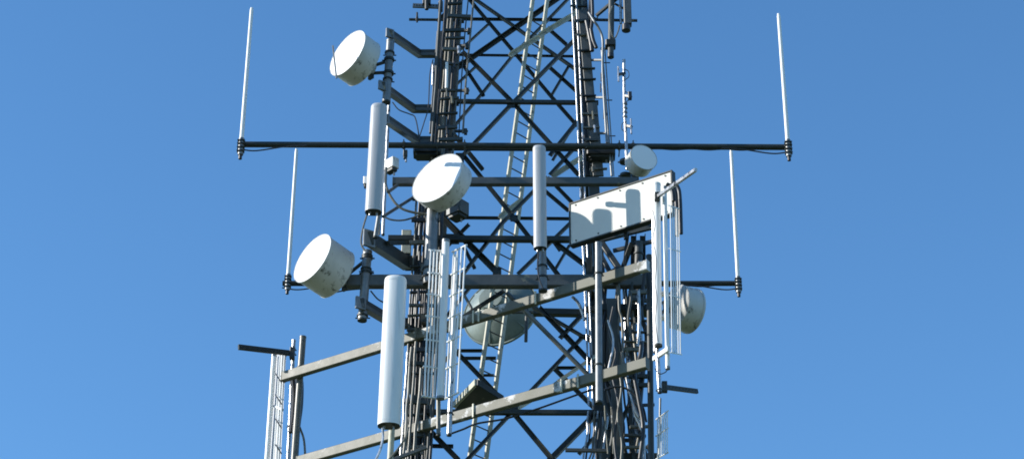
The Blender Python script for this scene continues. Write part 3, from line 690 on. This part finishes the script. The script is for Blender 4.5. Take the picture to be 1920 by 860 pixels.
bundle('bright curved conduits over the lower right cable tangle', sp + [([(1160,548),(1161,580),(1166,600),(1168,660)], 25.4, 4, 'gcable'), ([(1203,640),(1200,668),(1190,700),(1197,745),(1206,800),(1200,860)], 25.2, 8, 'cable'), ([(1134,760),(1136,800),(1140,850)], 25.3, 3, 'olive'), ([(1150,575),(1143,620),(1155,660),(1148,700),(1160,760),(1152,820),(1158,875)], 25.3, 5, 'cable'), ([(1160,690),(1165,730),(1158,780),(1166,830),(1163,875)], 25.25, 4, 'gcable'), ([(1140,600),(1150,640),(1141,690)], 25.25, 4, 'silver'), ([(1146,762),(1148,800),(1150,850)], 25.3, 2.5, 'olive'), ([(1185,640),(1178,600),(1183,560),(1180,545)], 25.3, 5, 'mid')])
bundle('short bright white pipe on the upper left leg', [([(838,118),(837,166)], 26.55, 6, 'white'), ([(812,118),(811,160)], 26.7, 4, 'silver')])
sp = []
for i in range(7):
    x = 1093 + i*6; sp.append((straight(x+10, 770, x, 880, 6, 2.4), 26.6 + .05*(i % 2), 3.5, ['silver', 'cable', 'gcable'][i % 3]))
bundle('short twisted cables under the right end of the bottom brace', sp)
# grey tray on right leg
bm = B()
for (x0,y0,x1,y1,w) in [(1092,20,1107,190,18),(1110,194,1122,330,20)]: bar(bm, P(x0,y0,26.8), P(x1,y1,26.8), S(w), .06, (0,-1,0))
solo('cable_tray', 'grey flat cable tray on the upper right leg', 'cable tray', bm, 'plate', P(1122,330,26.8))
bm = B(); bar(bm, P(1146,560,25.65), P(1162,880,25.65), S(17), .05, (0,-1,0)); bar(bm, P(1128,560,26.8), P(1146,700,26.8), S(18), .05, (0,-1,0))
solo('cable_tray', 'dark flat cable tray among the lower right cables', 'cable tray', bm, 'mid', P(1160,880,26.75))
bm = B(); bar(bm, P(826,60,26.9), P(812,250,26.9), S(15), .06, (0,-1,0)); solo('cable_tray', 'grey flat cable tray left of the upper left leg', 'cable tray', bm, 'plate', P(812,250,26.9))
for i, (x0,y0,x1,y1,lab) in enumerate([(1060,843,1165,845,'level grey rail at the bottom right of the tower'),(1165,600,1110,598,'short grey rail behind the hanging pole'),(1195,825,1140,824,'short grey rail over the lower right cables'),(735,862,800,838,'short rail at the bottom left behind the panel pole')]):
    bm = B(); bar(bm, P(x0,y0,26.2), P(x1,y1,26.2), .06, .06); solo('cross_rail', lab, 'rail', bm, 'plate', P(x0,y0,26.2), 'short cross rails')
bm = B(); box(bm, P(1180,862,25.9), S(100), .3, .14)
solo('cable_shelf', 'dark flat shelf at the picture bottom crossing the lower right cables', 'shelf', bm, 'dark', P(1180,862,25.9), 'cable shelves')
bm = B(); box(bm, P(1170,582,25.95), S(100), .3, .12)
solo('cable_shelf', 'dark flat shelf crossing the lower right cables under the long level beam', 'shelf', bm, 'dark', P(1170,582,25.95), 'cable shelves')

# single loose cables
def wire(label, pts, Y, d, m='cable'):
    bm = B(); q = [P(p[0], p[1], p[2] if len(p) > 2 else Y) for p in pts]; tube(bm, curve(q), S(d, Y)/2, 8)
    solo('loose_cable', label, 'cable', bm, m, q[-1])
wire('long dark cable sagging from the bottom left clamp to the hanging pole', [(846,812),(868,804),(896,793),(948,784),(1010,765),(1080,740),(1118,727)], 25.6, 4)
wire('grey cable curving down from the white box beside the left panel antenna', [(724,314),(723,345),(735,372),(752,390),(775,398),(800,402)], 25.3, 5, 'gcable')
wire('grey cable sagging under the left panel antenna towards the leg', [(716,404),(735,412),(760,412),(790,402)], 25.6, 3.5, 'gcable')
wire('thin black cable hanging beneath the second bent arm', [(736,192),(748,206),(768,214),(778,220),(784,245),(786,262)], 26, 2.5)
wire('thin cable running down left of the upper left leg', [(812,112),(806,140),(803,200),(795,230),(786,258)], 26.4, 2.2)
wire('cable dropping from the left panel antenna into its pole', [(688,402),(680,430),(677,455),(684,470)], 25.1, 3.5, 'gcable')
wire('cable under the left panel antenna next to its pole', [(708,400),(712,420),(711,440)], 24.9, 3.5, 'gcable')
wire('white cable hanging from the largest panel antenna', [(717,802),(718,820),(712,845),(700,870)], 24.2, 4.5, 'silver')
wire('grey cable curling from the rising beam beneath the largest panel antenna', [(766,800),(760,820),(745,842),(728,862)], 24.5, 4, 'gcable')
wire('cable hanging right of the thick olive pole at far left', [(562,800),(570,825),(573,868)], 28.2, 4, 'gcable')
wire('black cable from the lowest bent arm to the largest panel antenna', [(695,545),(708,560),(722,568)], 25.8, 3)
wire('black cable sagging under the lower long pipe on the left', [(625,548),(655,543),(690,540)], 28.5, 3)
wire('thick black cable strapped behind the thick olive pole', [(558,700),(562,720),(561,760),(556,800),(552,860)], 28.4, 14)
wire('second thick black cable at the far left beam end', [(548,706),(551,740),(549,780),(545,810)], 28.5, 10)
wire('cable clipped to the short pole under the narrow panel antenna', [(1010,470),(1008,500),(1012,525),(1018,540)], 24.6, 3)
wire('looped white cable at the upper rising beam centre', [(1073,556),(1083,566),(1092,585),(1096,600)], 26.3, 6, 'silver')
wire('thin black cable on the white pole by the flat board', [(1225,395),(1228,420),(1225,450),(1231,490),(1228,530),(1232,560),(1229,600),(1234,640)], 22.85, 1.5)
wire('drooping cable beneath the right reflector foot', [(1228,690),(1236,700),(1246,698),(1252,692)], 22.9, 2)
wire('conduit rod running up left of the tower top', [(890,-20),(878,105),(873,160),(868,250)], 26.7, 4, 'gcable')
wire('thin rod beside the left leg conduit rod', [(880,-20),(872,60),(866,140),(860,262)], 26.8, 2.5, 'dark')
for x, y in ((872,58),(868,86),(869,170),(866,246)):
    bm = B(); bar(bm, P(852,y,26.85), P(x+10,y,26.7), .05, .05); bar(bm, P(x+7,y-4,26.7), P(x+7,y+6,26.7), .06, .06); part('cable_bracket', bm, 'dark', tower)
# diagonal braces joining left panel pole to tower
bm = B(); tube(bm, [P(718,406,25.1), P(775,370,26.6)], .03, 10); tube(bm, [P(728,360,25.2), P(748,345,25.8)], .03, 10)
solo('strut_tube', 'grey tube strut between the left panel antenna pole and the leg', 'strut', bm, 'plate', P(718,406,25.1))
bm = B(); bar(bm, P(728,455,25.5), P(770,455,26.8), .06, .08); solo('strut_tube', 'short dark strut above the dark thick bent arm', 'strut', bm, 'dark', P(728,455,25.5))

# ---------------------------------------------------------------- camera, light, world
cam = bpy.data.cameras.new('camera'); co = bpy.data.objects.new('camera', cam); C.objects.link(co)
co.location = (0, 0, CZ); co.rotation_euler = (math.pi/2 + PITCH, 0, 0)
cam.sensor_width = 36; cam.lens = 36 * FPX / 1920; cam.clip_end = 5000
bpy.context.scene.camera = co
AZ, EL = R(-84), R(26)         # sun seen from the tower: azimuth from -Y towards -X
sd = Vector((math.sin(AZ)*math.cos(EL), -math.cos(AZ)*math.cos(EL), math.sin(EL)))
sl = bpy.data.lights.new('sun', 'SUN'); so = bpy.data.objects.new('sun', sl); C.objects.link(so)
sl.energy = 4.4; sl.angle = R(.5); sl.color = (1, .95, .87)
so.rotation_euler = sd.to_track_quat('Z', 'Y').to_euler()
w = bpy.data.worlds.new('World'); bpy.context.scene.world = w; w.use_nodes = True
nt = w.node_tree; bg = nt.nodes['Background']; sk = nt.nodes.new('ShaderNodeTexSky'); sk.sky_type = 'NISHITA'; sk.sun_disc = False
sk.sun_elevation = EL; sk.sun_rotation = math.atan2(sd.x, sd.y)
sk.altitude = 200; sk.air_density = 1.0; sk.dust_density = .1; sk.ozone_density = 5
hs = nt.nodes.new('ShaderNodeHueSaturation'); hs.inputs['Saturation'].default_value = 1.10; hs.inputs['Hue'].default_value = .496
nt.links.new(sk.outputs[0], hs.inputs['Color']); nt.links.new(hs.outputs[0], bg.inputs[0]); bg.inputs[1].default_value = .15
v = bpy.context.scene.view_settings; v.view_transform = 'Standard'; v.look = 'None'; v.gamma = 1; v.exposure = .6; v.use_curve_mapping = False
bpy.context.scene.render.engine = 'CYCLES'
bpy.context.scene.cycles.max_bounces = 5; bpy.context.scene.cycles.filter_width = 1.8
